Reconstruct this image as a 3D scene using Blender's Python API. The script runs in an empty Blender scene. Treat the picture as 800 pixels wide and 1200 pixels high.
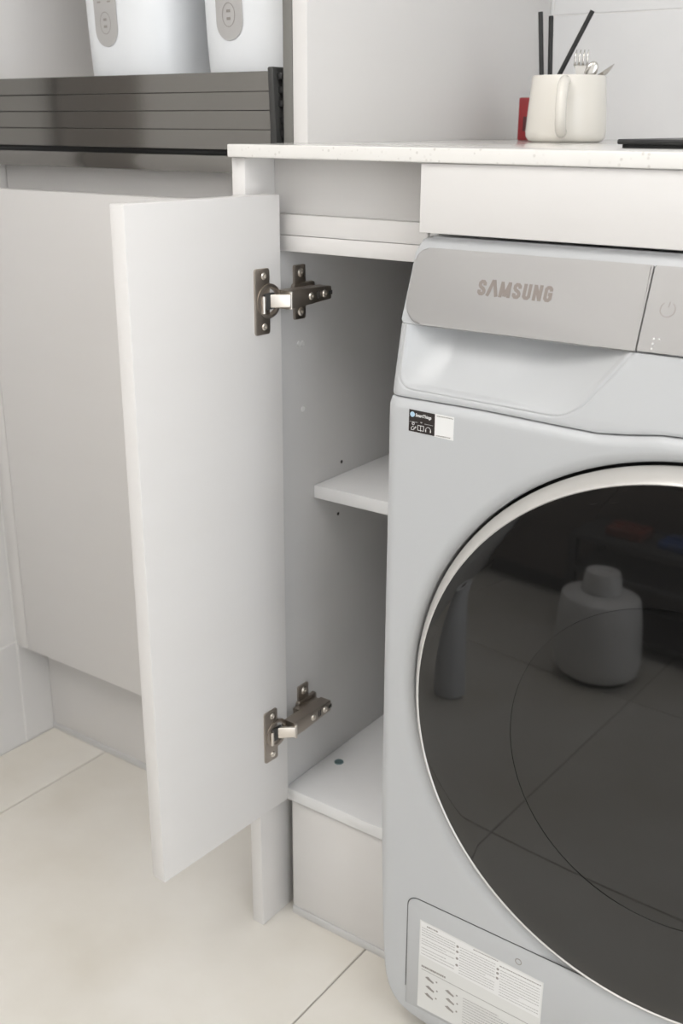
import bpy, bmesh, math, random
from mathutils import Vector, Matrix
R = math.radians
random.seed(7)
scene = bpy.context.scene
col = scene.collection

# ------------------------------------------------------------------ camera
cam_data = bpy.data.cameras.new('camera')
cam = bpy.data.objects.new('camera', cam_data)
col.objects.link(cam)
scene.camera = cam
cam_data.sensor_fit = 'VERTICAL'
cam_data.sensor_height = 36.0
cam_data.sensor_width = 24.0
cam_data.lens = 1266.6 / 1200.0 * 36.0
cam_data.clip_start = 0.02
YAW, PITCH, ROLL = R(-35.67), R(-19.742), R(0.2686)
fw = Vector((math.sin(YAW) * math.cos(PITCH), math.cos(YAW) * math.cos(PITCH), math.sin(PITCH)))
rt = Vector((math.cos(YAW), -math.sin(YAW), 0.0))
up = rt.cross(fw)
rt2 = rt * math.cos(ROLL) + up * math.sin(ROLL)
up2 = up * math.cos(ROLL) - rt * math.sin(ROLL)
m3 = Matrix((rt2, up2, -fw)).transposed()
cam.matrix_world = Matrix.Translation((0, 0, 1.0)) @ m3.to_4x4()
cam_data.dof.use_dof = True
cam_data.dof.focus_distance = 1.08
cam_data.dof.aperture_fstop = 7.0

# ------------------------------------------------------------------ world, exposure, lamps
world = bpy.data.worlds.new('world')
scene.world = world
world.use_nodes = True
bg = world.node_tree.nodes['Background']
bg.inputs['Color'].default_value = (0.93, 0.96, 1.0, 1)
bg.inputs['Strength'].default_value = 3.3
vs = scene.view_settings
vs.view_transform = 'Standard'
vs.look = 'None'
vs.gamma = 1.0
vs.use_curve_mapping = False
vs.exposure = -0.12
LAMP_STRENGTH = 6.7
LAMP_COLOR = (1.0, 0.972, 0.94)

# ------------------------------------------------------------------ materials
MAT = {}


def mat(name, color, rough=0.5, metal=0.0, spec=0.5, ior=1.45, noise=None, bump=None, coat=0.0, emit=None):
    """noise=(scale, detail, amount, second colour); bump=(scale, strength)"""
    if name in MAT:
        return MAT[name]
    m = bpy.data.materials.new(name)
    m.use_nodes = True
    nt = m.node_tree
    b = nt.nodes['Principled BSDF']
    b.inputs['Base Color'].default_value = (*color, 1)
    b.inputs['Roughness'].default_value = rough
    b.inputs['Metallic'].default_value = metal
    b.inputs['Specular IOR Level'].default_value = spec
    b.inputs['IOR'].default_value = ior
    b.inputs['Coat Weight'].default_value = coat
    if emit:
        b.inputs['Emission Color'].default_value = (*emit[0], 1)
        b.inputs['Emission Strength'].default_value = emit[1]
    tc = nt.nodes.new('ShaderNodeTexCoord')
    if noise:
        sc, det, amt, c2 = noise
        n = nt.nodes.new('ShaderNodeTexNoise')
        n.inputs['Detail'].default_value = det
        if isinstance(sc, tuple):
            mp = nt.nodes.new('ShaderNodeMapping')
            mp.inputs['Scale'].default_value = sc
            nt.links.new(tc.outputs['Object'], mp.inputs['Vector'])
            nt.links.new(mp.outputs['Vector'], n.inputs['Vector'])
            n.inputs['Scale'].default_value = 1.0
        else:
            nt.links.new(tc.outputs['Object'], n.inputs['Vector'])
            n.inputs['Scale'].default_value = sc
        mr = nt.nodes.new('ShaderNodeMapRange')
        mr.inputs['From Min'].default_value = 0.35
        mr.inputs['From Max'].default_value = 0.7
        mr.inputs['To Max'].default_value = amt
        nt.links.new(n.outputs['Fac'], mr.inputs['Value'])
        mx = nt.nodes.new('ShaderNodeMix')
        mx.data_type = 'RGBA'
        mx.inputs['A'].default_value = (*color, 1)
        mx.inputs['B'].default_value = (*c2, 1)
        nt.links.new(mr.outputs['Result'], mx.inputs['Factor'])
        nt.links.new(mx.outputs['Result'], b.inputs['Base Color'])
    if bump:
        n2 = nt.nodes.new('ShaderNodeTexNoise')
        n2.inputs['Scale'].default_value = bump[0]
        n2.inputs['Detail'].default_value = 3
        nt.links.new(tc.outputs['Object'], n2.inputs['Vector'])
        bp = nt.nodes.new('ShaderNodeBump')
        bp.inputs['Strength'].default_value = bump[1]
        bp.inputs['Distance'].default_value = 0.002
        nt.links.new(n2.outputs['Fac'], bp.inputs['Height'])
        nt.links.new(bp.outputs['Normal'], b.inputs['Normal'])
    MAT[name] = m
    return m


def quartz():
    m = mat('quartz', (0.80, 0.785, 0.755), 0.12)
    nt = m.node_tree
    b = nt.nodes['Principled BSDF']
    tc = nt.nodes.new('ShaderNodeTexCoord')
    v = nt.nodes.new('ShaderNodeTexVoronoi')
    v.inputs['Scale'].default_value = 170
    nt.links.new(tc.outputs['Object'], v.inputs['Vector'])
    lt = nt.nodes.new('ShaderNodeMath')
    lt.operation = 'LESS_THAN'
    lt.inputs[1].default_value = 0.22
    nt.links.new(v.outputs['Distance'], lt.inputs[0])
    hue = nt.nodes.new('ShaderNodeSeparateColor')
    nt.links.new(v.outputs['Color'], hue.inputs['Color'])
    gt = nt.nodes.new('ShaderNodeMath')
    gt.operation = 'MULTIPLY'
    nt.links.new(lt.outputs[0], gt.inputs[0])
    nt.links.new(hue.outputs['Red'], gt.inputs[1])
    g2 = nt.nodes.new('ShaderNodeMath')
    g2.operation = 'MULTIPLY'
    g2.inputs[1].default_value = 0.4
    nt.links.new(gt.outputs[0], g2.inputs[0])
    mx = nt.nodes.new('ShaderNodeMix')
    mx.data_type = 'RGBA'
    mx.inputs['A'].default_value = (0.80, 0.785, 0.755, 1)
    mx.inputs['B'].default_value = (0.42, 0.39, 0.35, 1)
    nt.links.new(g2.outputs[0], mx.inputs['Factor'])
    nt.links.new(mx.outputs['Result'], b.inputs['Base Color'])
    return m


CAB = mat('cabinet_laminate', (0.73, 0.715, 0.70), 0.38, bump=(600, 0.03), noise=((3, 3, 40), 2, 0.25, (0.71, 0.69, 0.67)))
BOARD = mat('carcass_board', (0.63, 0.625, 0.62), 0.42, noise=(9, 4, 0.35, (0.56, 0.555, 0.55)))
BOARD_LIT = mat('carcass_board_lit', (0.82, 0.82, 0.82), 0.35, noise=(14, 4, 0.4, (0.76, 0.76, 0.76)))  # carcass board in a lighter colour, standing for light on the horizontal boards
QUARTZ = quartz()
TILE_F = mat('floor_porcelain', (0.80, 0.775, 0.725), 0.25, noise=(3.2, 8, 1.0, (0.67, 0.63, 0.555)))
GROUT_F = mat('floor_grout', (0.38, 0.36, 0.33), 0.9)
TILE_W = mat('wall_porcelain', (0.74, 0.73, 0.72), 0.3, noise=(5, 6, 0.6, (0.70, 0.70, 0.70)))
GROUT_W = mat('wall_grout', (0.90, 0.89, 0.87), 0.9)
TILE_B = mat('back_marble', (0.82, 0.82, 0.82), 0.25, noise=(4, 6, 0.6, (0.70, 0.71, 0.72)))
PAINT = mat('wall_paint', (0.86, 0.85, 0.83), 0.85, bump=(300, 0.05))
CEIL = mat('ceiling_paint', (0.85, 0.84, 0.82), 0.9, bump=(250, 0.04))
WM = mat('washer_enamel', (0.50, 0.51, 0.518), 0.28, bump=(900, 0.01))
SILVER = mat('washer_silver', (0.37, 0.362, 0.355), 0.33, metal=0.25, bump=(1500, 0.01))
RING = mat('door_ring_satin', (0.58, 0.565, 0.54), 0.3, metal=0.3, bump=(1500, 0.01))
GLASS = mat('smoked_glass', (0.010, 0.0098, 0.0095), 0.03, ior=1.64, noise=(3, 2, 0.3, (0.010, 0.010, 0.010)))
GLASS2 = mat('smoked_glass_inner', (0.0085, 0.0083, 0.008), 0.03, ior=1.63, noise=(3, 2, 0.3, (0.005, 0.005, 0.005)))
DARK = mat('dark_rubber', (0.02, 0.02, 0.02), 0.7, bump=(300, 0.05))
NICKEL = mat('hinge_nickel', (0.46, 0.41, 0.36), 0.34, metal=1.0, bump=(400, 0.03))
NICKEL_L = mat('hinge_bright', (0.80, 0.75, 0.69), 0.38, metal=1.0, bump=(400, 0.02))
STEEL = mat('steel', (0.62, 0.60, 0.57), 0.2, metal=1.0, bump=(200, 0.02))
GREYAL = mat('grey_aluminium', (0.23, 0.225, 0.21), 0.4, metal=0.3, bump=(500, 0.02))
SLAT = mat('smoked_slat', (0.22, 0.21, 0.195), 0.12, metal=0.75, bump=(300, 0.01))
BLACKP = mat('black_plastic', (0.018, 0.018, 0.018), 0.4, bump=(300, 0.03))
CHAR = mat('charcoal_plastic', (0.05, 0.05, 0.048), 0.45, bump=(300, 0.03))
WPLAS = mat('white_plastic', (0.80, 0.82, 0.84), 0.3, bump=(500, 0.01))
GCAP = mat('grey_touch_strip', (0.46, 0.45, 0.44), 0.4, bump=(500, 0.01))
PRINT = mat('grey_print', (0.30, 0.28, 0.26), 0.5, bump=(500, 0.01))
LETTER = mat('lettering_grey', (0.24, 0.21, 0.19), 0.45, metal=0.2, bump=(500, 0.01))
PAPER = mat('sticker_white', (0.78, 0.78, 0.77), 0.45, bump=(500, 0.01))
PAPER_S = mat('sticker_film', (0.70, 0.70, 0.68), 0.35, bump=(500, 0.01))
STBLACK = mat('sticker_black', (0.028, 0.022, 0.02), 0.4, bump=(500, 0.01))
STBLUE = mat('sticker_blue', (0.45, 0.62, 0.75), 0.4, bump=(500, 0.01))
CERAM = mat('cream_ceramic', (0.82, 0.79, 0.73), 0.18, bump=(60, 0.02))
RED = mat('red_card', (0.30, 0.025, 0.03), 0.35, noise=(40, 2, 0.3, (0.22, 0.02, 0.025)))
TEAL = mat('teal_metal', (0.22, 0.33, 0.35), 0.3, metal=0.6, bump=(300, 0.05))
GREYBIN = mat('grey_white_plastic', (0.86, 0.85, 0.84), 0.35, bump=(300, 0.02))
RACK = mat('rack_black', (0.012, 0.012, 0.012), 0.5, bump=(300, 0.02))
LAMP = mat('lamp_diffuser', (0.9, 0.9, 0.9), 0.5, emit=(LAMP_COLOR, LAMP_STRENGTH))

# ------------------------------------------------------------------ helpers


def link(name, me, material, parent=None):
    if material is not None and not me.materials:
        me.materials.append(material)
    o = bpy.data.objects.new(name, me)
    col.objects.link(o)
    if parent is not None:
        o.parent = parent
    return o


def from_bm(name, bm, material, parent=None, smooth=None):
    me = bpy.data.meshes.new(name)
    bm.normal_update()
    bm.to_mesh(me)
    bm.free()
    if smooth is not None:
        for p in me.polygons:
            p.use_smooth = True
        me.set_sharp_from_angle(angle=R(smooth))
    return link(name, me, material, parent)


def tag(o, label=None, cat=None, group=None, kind=None):
    if label:
        o['label'] = label
    if cat:
        o['category'] = cat
    if group:
        o['group'] = group
    if kind:
        o['kind'] = kind
    return o


def thing(name, label, cat, group=None, loc=(0, 0, 0)):
    o = bpy.data.objects.new(name, None)
    o.empty_display_size = 0.05
    o.location = loc
    col.objects.link(o)
    return tag(o, label, cat, group)


def bm_box(bm, x0, x1, y0, y1, z0, z1, bev=0.0, seg=2, mtx=None):
    vs_ = [bm.verts.new((x, y, z)) for x in (x0, x1) for y in (y0, y1) for z in (z0, z1)]
    f = [(0, 1, 3, 2), (4, 6, 7, 5), (0, 4, 5, 1), (2, 3, 7, 6), (0, 2, 6, 4), (1, 5, 7, 3)]
    fs = [bm.faces.new([vs_[i] for i in q]) for q in f]
    if mtx is not None:
        bmesh.ops.transform(bm, matrix=mtx, verts=vs_)
    if bev > 0:
        es = list({e for q in fs for e in q.edges})
        bmesh.ops.bevel(bm, geom=es, offset=bev, segments=seg, profile=0.5, affect='EDGES')


def box(name, x0, x1, y0, y1, z0, z1, material, parent=None, bev=0.0008, seg=2, mtx=None):
    bm = bmesh.new()
    bm_box(bm, x0, x1, y0, y1, z0, z1, bev, seg, mtx)
    bmesh.ops.recalc_face_normals(bm, faces=bm.faces)
    return from_bm(name, bm, material, parent, 40)


def bm_prism(bm, pts, h, frame, bev=0.0, seg=2):
    """polygon pts (u,v) extruded by h along frame's third axis. frame = 4x4 matrix"""
    a = [bm.verts.new(frame @ Vector((p[0], p[1], 0))) for p in pts]
    b = [bm.verts.new(frame @ Vector((p[0], p[1], h))) for p in pts]
    n = len(pts)
    f0 = bm.faces.new(a[::-1])
    f1 = bm.faces.new(b)
    for i in range(n):
        bm.faces.new((a[i], a[(i + 1) % n], b[(i + 1) % n], b[i]))
    if bev > 0:
        bmesh.ops.bevel(bm, geom=list(f1.edges), offset=bev, segments=seg, profile=0.5, affect='EDGES')
    return f0, f1


def prism(name, pts, h, frame, material, parent=None, bev=0.0, seg=2, smooth=40):
    bm = bmesh.new()
    bm_prism(bm, pts, h, frame, bev, seg)
    bmesh.ops.recalc_face_normals(bm, faces=bm.faces)
    return from_bm(name, bm, material, parent, smooth)


def frame_from(origin, ux, uy):
    ux = Vector(ux).normalized()
    uy = Vector(uy).normalized()
    uz = ux.cross(uy)
    return Matrix.Translation(origin) @ Matrix((ux, uy, uz)).transposed().to_4x4()


def rrect(w0, w1, h0, h1, rad, n=6):
    """rounded rectangle points, rad = (bl, br, tr, tl)"""
    pts = []
    cs = [(w0, h0, 180), (w1, h0, 270), (w1, h1, 0), (w0, h1, 90)]
    for (x, y, a0), r_ in zip(cs, rad):
        if r_ <= 0:
            pts.append((x, y))
            continue
        cx = x + r_ if x == w0 else x - r_
        cy = y + r_ if y == h0 else y - r_
        for k in range(n + 1):
            a = R(a0 + 90 * k / n)
            pts.append((cx + r_ * math.cos(a), cy + r_ * math.sin(a)))
    return pts


def lathe(name, prof, material, parent=None, frame=None, seg=48, smooth=40, cap=True):
    """prof list of (r, z) around local z"""
    frame = frame or Matrix.Identity(4)
    bm = bmesh.new()
    rings = []
    for r_, z in prof:
        if r_ < 1e-6:
            rings.append([bm.verts.new(frame @ Vector((0, 0, z)))])
        else:
            rings.append([bm.verts.new(frame @ Vector((r_ * math.cos(2 * math.pi * k / seg), r_ * math.sin(2 * math.pi * k / seg), z))) for k in range(seg)])
    for a, b in zip(rings[:-1], rings[1:]):
        for k in range(seg):
            k2 = (k + 1) % seg
            if len(a) == 1:
                bm.faces.new((a[0], b[k2], b[k]))
            elif len(b) == 1:
                bm.faces.new((a[k], a[k2], b[0]))
            else:
                bm.faces.new((a[k], a[k2], b[k2], b[k]))
    if cap:
        for q in (rings[0], rings[-1]):
            if len(q) > 2:
                bm.faces.new(q)
    bmesh.ops.recalc_face_normals(bm, faces=bm.faces)
    return from_bm(name, bm, material, parent, smooth)


def bm_tube(bm, pts, rad, seg=10, closed_ends=True):
    pts = [Vector(p) for p in pts]
    rr = rad if isinstance(rad, (list, tuple)) else [rad] * len(pts)
    rings = []
    nrm = None
    for i, p in enumerate(pts):
        t = (pts[min(i + 1, len(pts) - 1)] - pts[max(i - 1, 0)]).normalized()
        if nrm is None:
            nrm = t.orthogonal().normalized()
        nrm = (nrm - t * nrm.dot(t)).normalized()
        b = t.cross(nrm)
        rings.append([bm.verts.new(p + (nrm * math.cos(2 * math.pi * k / seg) + b * math.sin(2 * math.pi * k / seg)) * rr[i]) for k in range(seg)])
    for a, b in zip(rings[:-1], rings[1:]):
        for k in range(seg):
            bm.faces.new((a[k], a[(k + 1) % seg], b[(k + 1) % seg], b[k]))
    if closed_ends:
        bm.faces.new(rings[0][::-1])
        bm.faces.new(rings[-1])


def tube(name, pts, rad, material, parent=None, seg=10):
    bm = bmesh.new()
    bm_tube(bm, pts, rad, seg)
    bmesh.ops.recalc_face_normals(bm, faces=bm.faces)
    return from_bm(name, bm, material, parent, 50)


def stroke(bm, pts, w, frame, h, closed=False):
    """flat mitred stroke of width w along polyline (u,v), raised by h"""
    pts = [Vector((p[0], p[1])) for p in pts]
    n = len(pts)
    L, Rr = [], []
    for i in range(n):
        if closed:
            a, b, c = pts[i - 1], pts[i], pts[(i + 1) % n]
        else:
            a, b, c = pts[max(i - 1, 0)], pts[i], pts[min(i + 1, n - 1)]
        d1 = (b - a).normalized() if (b - a).length > 1e-9 else (c - b).normalized()
        d2 = (c - b).normalized() if (c - b).length > 1e-9 else d1
        n1 = Vector((-d1.y, d1.x))
        n2 = Vector((-d2.y, d2.x))
        m = (n1 + n2)
        m = m.normalized() if m.length > 1e-6 else n1
        s = w / 2 / max(0.45, m.dot(n1))
        L.append(b + m * s)
        Rr.append(b - m * s)
    rng = range(n) if closed else range(n - 1)
    top = lambda p: bm.verts.new(frame @ Vector((p.x, p.y, h)))
    bot = lambda p: bm.verts.new(frame @ Vector((p.x, p.y, 0)))
    lt, rtt = [top(p) for p in L], [top(p) for p in Rr]
    lb, rb = [bot(p) for p in L], [bot(p) for p in Rr]
    for i in rng:
        j = (i + 1) % n
        bm.faces.new((lt[i], rtt[i], rtt[j], lt[j]))
        bm.faces.new((lb[i], lt[i], lt[j], lb[j]))
        bm.faces.new((rtt[i], rb[i], rb[j], rtt[j]))


def rect(bm, u0, u1, v0, v1, frame, h):
    vsx = [bm.verts.new(frame @ Vector((u, v, h))) for u, v in ((u0, v0), (u1, v0), (u1, v1), (u0, v1))]
    bm.faces.new(vsx)


def disc(bm, u, v, r_, frame, h, n=16):
    bm.faces.new([bm.verts.new(frame @ Vector((u + r_ * math.cos(2 * math.pi * k / n), v + r_ * math.sin(2 * math.pi * k / n), h))) for k in range(n)])


def text_mesh(name, body, size, frame, material, parent, offset=0.0, align='LEFT', sx=1.0):
    cu = bpy.data.curves.new(name, 'FONT')
    cu.body = body
    cu.size = size
    cu.align_x = align
    cu.offset = offset
    cu.resolution_u = 3
    t = bpy.data.objects.new(name + '_tmp', cu)
    col.objects.link(t)
    bpy.context.view_layer.update()
    dg = bpy.context.evaluated_depsgraph_get()
    me = bpy.data.meshes.new_from_object(t.evaluated_get(dg))
    bpy.data.objects.remove(t)
    me.transform(frame @ Matrix.Diagonal((sx, 1, 1, 1)))
    me.materials.clear()
    return link(name, me, material, parent)


# ------------------------------------------------------------------ setting
XW, YB, YO, XR, ZC = -1.3768, 1.583, -1.15, 1.4, 2.35

floor = tag(box('floor', XW - 0.1, XR + 0.1, YO - 0.1, YB + 0.1, -0.03, -0.0022, GROUT_F, bev=0), kind='structure')
TW = 0.6190
GAP = 0.0022
xs = [-0.626 + TW * k for k in range(-2, 5)]
ys = [0.473 + TW * k for k in range(-4, 4)]
tile_cache = {}


def tile_mesh(w, h, t, material, key):
    k = (round(w, 4), round(h, 4), key)
    if k not in tile_cache:
        bm = bmesh.new()
        bm_box(bm, 0, w, 0, h, -t, 0, 0.0008, 1)
        bmesh.ops.recalc_face_normals(bm, faces=bm.faces)
        me = bpy.data.meshes.new('tile')
        bm.to_mesh(me)
        bm.free()
        me.materials.append(material)
        tile_cache[k] = me
    return tile_cache[k]


for i in range(len(xs) - 1):
    for j in range(len(ys) - 1):
        x0, x1 = max(xs[i] + GAP / 2, XW), min(xs[i + 1] - GAP / 2, XR)
        y0, y1 = max(ys[j] + GAP / 2, YO), min(ys[j + 1] - GAP / 2, YB)
        if x1 - x0 < 0.02 or y1 - y0 < 0.02:
            continue
        o = link('tile', tile_mesh(x1 - x0, y1 - y0, 0.02, TILE_F, 'f'), None, floor)
        o.location = (x0, y0, 0)

# left wall: grout slab with tiles proud of it
wall_left = tag(box('wall_left', XW - 0.1, XW - 0.0015, YO - 0.1, YB + 0.1, -0.002, ZC, GROUT_W, bev=0), kind='structure')
fr = Matrix(((0, 0, 1, 0), (1, 0, 0, 0), (0, 1, 0, 0), (0, 0, 0, 1)))      # (u,v,w) -> (w,u,v)
wy = [0.9965 + 0.6 * k for k in range(-4, 2)]
wz = [0.19 + 0.3 * k for k in range(-1, 8)]
for i in range(len(wy) - 1):
    for j in range(len(wz) - 1):
        y0, y1 = max(wy[i] + 0.0012, YO), min(wy[i + 1] - 0.0012, YB)
        z0, z1 = max(wz[j] + 0.0012, 0.0005), min(wz[j + 1] - 0.0012, ZC)
        if y1 - y0 < 0.02:
            continue
        o = link('tile', tile_mesh(y1 - y0, z1 - z0, 0.01, TILE_W, 'w'), None, wall_left)
        o.matrix_world = Matrix.Translation((XW, y0, z0)) @ fr

wall_back = tag(box('wall_back', XW, XR, YB + 0.0015, YB + 0.1, -0.002, ZC, GROUT_W, bev=0), kind='structure')
frb = Matrix(((1, 0, 0, 0), (0, 0, -1, 0), (0, 1, 0, 0), (0, 0, 0, 1)))    # (u,v,w) -> (u,-w,v)
bx_ = [-1.36 + 0.6 * k for k in range(0, 5)] + [XR]
bz_ = [0.0] + [1.150 - 0.6, 1.150, 1.75, ZC]
for i in range(len(bx_) - 1):
    for j in range(len(bz_) - 1):
        x0, x1 = bx_[i] + 0.0006, bx_[i + 1] - 0.0006
        z0, z1 = bz_[j] + 0.0006, bz_[j + 1] - 0.0006
        o = link('tile', tile_mesh(x1 - x0, z1 - z0, 0.01, TILE_B, 'b'), None, wall_back)
        o.matrix_world = Matrix.Translation((x0, YB, z0)) @ frb

tag(box('wall_front', XW, XR, YO - 0.1, YO, -0.002, ZC, PAINT, bev=0), kind='structure')
bm = bmesh.new()
OY0, OY1, OZ1 = -0.95, 0.65, 2.10                      # unseen opening, added to let daylight in from the right
bm_box(bm, XR, XR + 0.1, YO - 0.1, OY0, -0.002, ZC)
bm_box(bm, XR, XR + 0.1, OY1, YB + 0.1, -0.002, ZC)
bm_box(bm, XR, XR + 0.1, OY0, OY1, OZ1, ZC)
bmesh.ops.recalc_face_normals(bm, faces=bm.faces)
tag(from_bm('wall_right', bm, PAINT), kind='structure')
bm = bmesh.new()
bm_box(bm, XR - 0.012, XR + 0.11, OY0 - 0.05, OY0 + 0.02, 0, OZ1 + 0.05)
bm_box(bm, XR - 0.012, XR + 0.11, OY1 - 0.02, OY1 + 0.05, 0, OZ1 + 0.05)
bm_box(bm, XR - 0.012, XR + 0.11, OY0 + 0.02, OY1 - 0.02, OZ1 - 0.02, OZ1 + 0.05)
bmesh.ops.recalc_face_normals(bm, faces=bm.faces)
tag(from_bm('trim_1', bm, WPLAS), kind='structure')
tag(box('ceiling', XW - 0.1, XR + 0.1, YO - 0.1, YB + 0.1, ZC, ZC + 0.1, CEIL, bev=0), kind='structure')

# dark door casing on the left wall, mirrored in the slatted front
dr = tag(box('door_1', XW, XW + 0.02, 0.665, 0.835, 0.0, 2.1, mat('casing_brown', (0.16, 0.135, 0.115), 0.4, noise=((20, 20, 2), 3, 0.5, (0.10, 0.085, 0.07))), bev=0.002), kind='structure')
# ceiling lamps: flush panel, plus a larger one added to brighten left fronts and floor
for k, (lx, ly, w_, d_) in enumerate(((0.50, -0.15, 0.42, 0.42), (-0.65, -0.40, 1.05, 1.05))):
    lab = ['square flush ceiling lamp panel with white frame over the washing machine front',
           'square flush ceiling fill panel with white frame, added over the storage rack'][k]
    lp = thing('ceiling_lamp', lab, 'lamp', 'flush ceiling lamps', (lx, ly, ZC - 0.03))
    bm = bmesh.new()
    for a in (-1, 1):
        bm_box(bm, a * (w_ / 2 + 0.01) - 0.012, a * (w_ / 2 + 0.01) + 0.012, -d_ / 2 - 0.022, d_ / 2 + 0.022, -0.005, 0.03)
        bm_box(bm, -w_ / 2, w_ / 2, a * (d_ / 2 + 0.01) - 0.012, a * (d_ / 2 + 0.01) + 0.012, -0.005, 0.03)
    from_bm('frame', bm, WPLAS, lp)
    box('diffuser', -w_ / 2, w_ / 2, -d_ / 2, d_ / 2, 0.0, 0.028, LAMP, lp)

# ------------------------------------------------------------------ tall cabinet on the left
YL = 0.9975
tall = thing('tall_cabinet', 'tall pale laminate cabinet with open appliance niche and grey slatted front beside tiled wall', 'cabinet', loc=(-1.07, YL, 0))
tall_off = Vector((-1.07, YL, 0))


def sub(o, root):
    """keep world coordinates for meshes made in world space under a moved empty"""
    o.matrix_parent_inverse = Matrix.Translation(-Vector(root.location))
    return o


def tbox(name, *a, **k):
    return sub(box(name, *a, parent=tall, **k), tall)


tbox('side_panel', -0.784, -0.764, YL, YB - 0.001, 0.0, 2.2, CAB)
tbox('side_panel', -1.3485, -1.332, YL + 0.020, YB - 0.001, 0.2005, 2.2, CAB)
tbox('filler_strip', XW + 0.0005, -1.3503, YL, YL + 0.018, 0.1845, 2.2, CAB)
tbox('drawer_front', -1.3488, -0.7855, YL, YL + 0.0185, 0.1845, 0.9133, CAB, bev=0.0012)
tbox('finger_rail', -1.331, -0.7855, YL + 0.034, YL + 0.05, 0.86, 0.945, CAB)
tbox('niche_lining', -0.7975, -0.7845, YL, YL + 0.035, 0.9465, 2.2, GREYAL)
tbox('shelf_rail', -1.331, -0.7985, YL + 0.001, YL + 0.5, 0.9455, 0.9645, SLAT, bev=0.0006)
tbox('shadow_gap', -1.331, -0.7985, YL + 0.012, YL + 0.04, 0.9645, 0.9712, BLACKP)
sl = tbox('slat_backing', -1.331, -0.8165, YL + 0.006, YL + 0.012, 0.9712, 1.0545, CHAR)
edges = [0.9712, 0.9935, 1.0140, 1.0340, 1.0552]
for a, b in zip(edges[:-1], edges[1:]):
    o = sub(box('slat', -1.331, -0.8165, YL, YL + 0.008, a + 0.0003, b - 0.0003, SLAT, parent=tall, bev=0.0003, seg=1), tall)
bk = sub(prism('slide_bracket', [(-0.8130, 0.9712), (-0.8045, 0.9712), (-0.8085, 1.0575), (-0.8100, 1.0590), (-0.8152, 1.0590), (-0.8165, 1.0575)], 0.030,
               frame_from((0, YL + 0.026, 0), (1, 0, 0), (0, 0, 1)), CHAR, tall, bev=0.0012), tall)
for zz, dd in ((1.050, 0.0), (1.036, 0.002), (1.0215, 0.001), (1.004, 0.003), (0.990, 0.002)):
    tbox('bracket_tooth', -0.8080, -0.8005, YL + 0.002 + dd, YL + 0.02, zz - 0.004, zz + 0.003, BLACKP, bev=0.001)
tbox('bracket_rail', -0.8025, -0.7978, YL + 0.004, YL + 0.3, 0.9712, 1.0520, BLACKP)
tbox('niche_shelf', -1.331, -0.8035, YL + 0.013, YB - 0.03, 1.018, 1.034, CAB)
tbox('back_panel', -1.331, -0.785, YB - 0.028, YB - 0.001, 0.05, 2.2, BOARD)
tbox('niche_top', -1.331, -0.785, YL + 0.02, YB - 0.03, 1.52, 1.538, CAB)
tbox('upper_door', -1.331, -0.7855, YL, YL + 0.018, 1.545, 2.2, CAB)
tbox('plinth', XW + 0.001, -0.7855, 1.0554, 1.071, 0.012, 0.20, CAB)
tbox('plinth_seal', XW + 0.001, -0.7855, 1.0535, 1.071, 0.0, 0.0115, BOARD)

# ------------------------------------------------------------------ open base cabinet beside the washer
XC, YP = -0.7508, 0.9256
base = thing('base_cabinet', 'narrow pale base cabinet with its door swung open beside the washing machine', 'cabinet', loc=(-0.65, YP, 0))


def bbox(name, *a, **k):
    return sub(box(name, *a, parent=base, **k), base)


bbox('end_panel', -0.7778, -0.7602, 0.886, 0.9965, 0.0, 0.9672, CAB, bev=0.001)
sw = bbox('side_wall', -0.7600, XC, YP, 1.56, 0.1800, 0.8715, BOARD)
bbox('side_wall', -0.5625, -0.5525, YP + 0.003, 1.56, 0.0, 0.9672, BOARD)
bbox('bottom_board', XC, -0.5626, YP, 1.56, 0.1800, 0.1967, BOARD_LIT, bev=0.0008)
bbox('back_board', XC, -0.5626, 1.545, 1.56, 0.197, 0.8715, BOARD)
bbox('shelf', XC + 0.0005, -0.5630, 0.9879, 1.54, 0.5733, 0.5895, BOARD_LIT, bev=0.001)
bbox('top_board', -0.7600, -0.5626, YP, 1.56, 0.8718, 0.8884, CAB, bev=0.0006)
bbox('top_rail', -0.7600, -0.5626, YP - 0.0006, YP + 0.06, 0.8889, 0.9099, CAB, bev=0.0008)
bbox('apron', -0.7600, -0.5626, 0.9337, 0.95, 0.9100, 0.9672, CAB)
bbox('plinth', -0.7445, -0.556, 0.9305, 0.946, 0.012, 0.1755, CAB)
bbox('plinth_seal', -0.7445, -0.556, 0.9288, 0.946, 0.0, 0.0115, BOARD)
# shelf-pin holes and plugs on the inner wall
for (y, z, r_) in ((1.0455, 0.6046, 0.0022), (1.0386, 0.5378, 0.0022), (1.30, 0.6046, 0.0022)):
    sub(lathe('pin_hole', [(0, 0.0004), (r_, 0.0004), (r_, -0.003)], DARK, base, frame_from((XC, y, z), (0, 1, 0), (0, 0, 1)), 12, cap=False), base)
for (y, z) in ((0.9614, 0.765), (0.968, 0.7645), (0.968, 0.688)):
    sub(lathe('plug', [(0, 0.0012), (0.0030, 0.0010), (0.0036, 0.0)], PAPER, base, frame_from((XC, y, z), (0, 1, 0), (0, 0, 1)), 14, cap=False), base)
o = sub(lathe('cam_fitting', [(0, 0.0004), (0.0042, 0.0004), (0.0050, 0.0008), (0.0062, 0.0008), (0.0064, 0.0)], TEAL, base, Matrix.Translation((-0.7293, 1.0128, 0.1967)), 20, cap=False), base)
o['label'] = 'small teal metal cam fitting in the bottom board'

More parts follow.
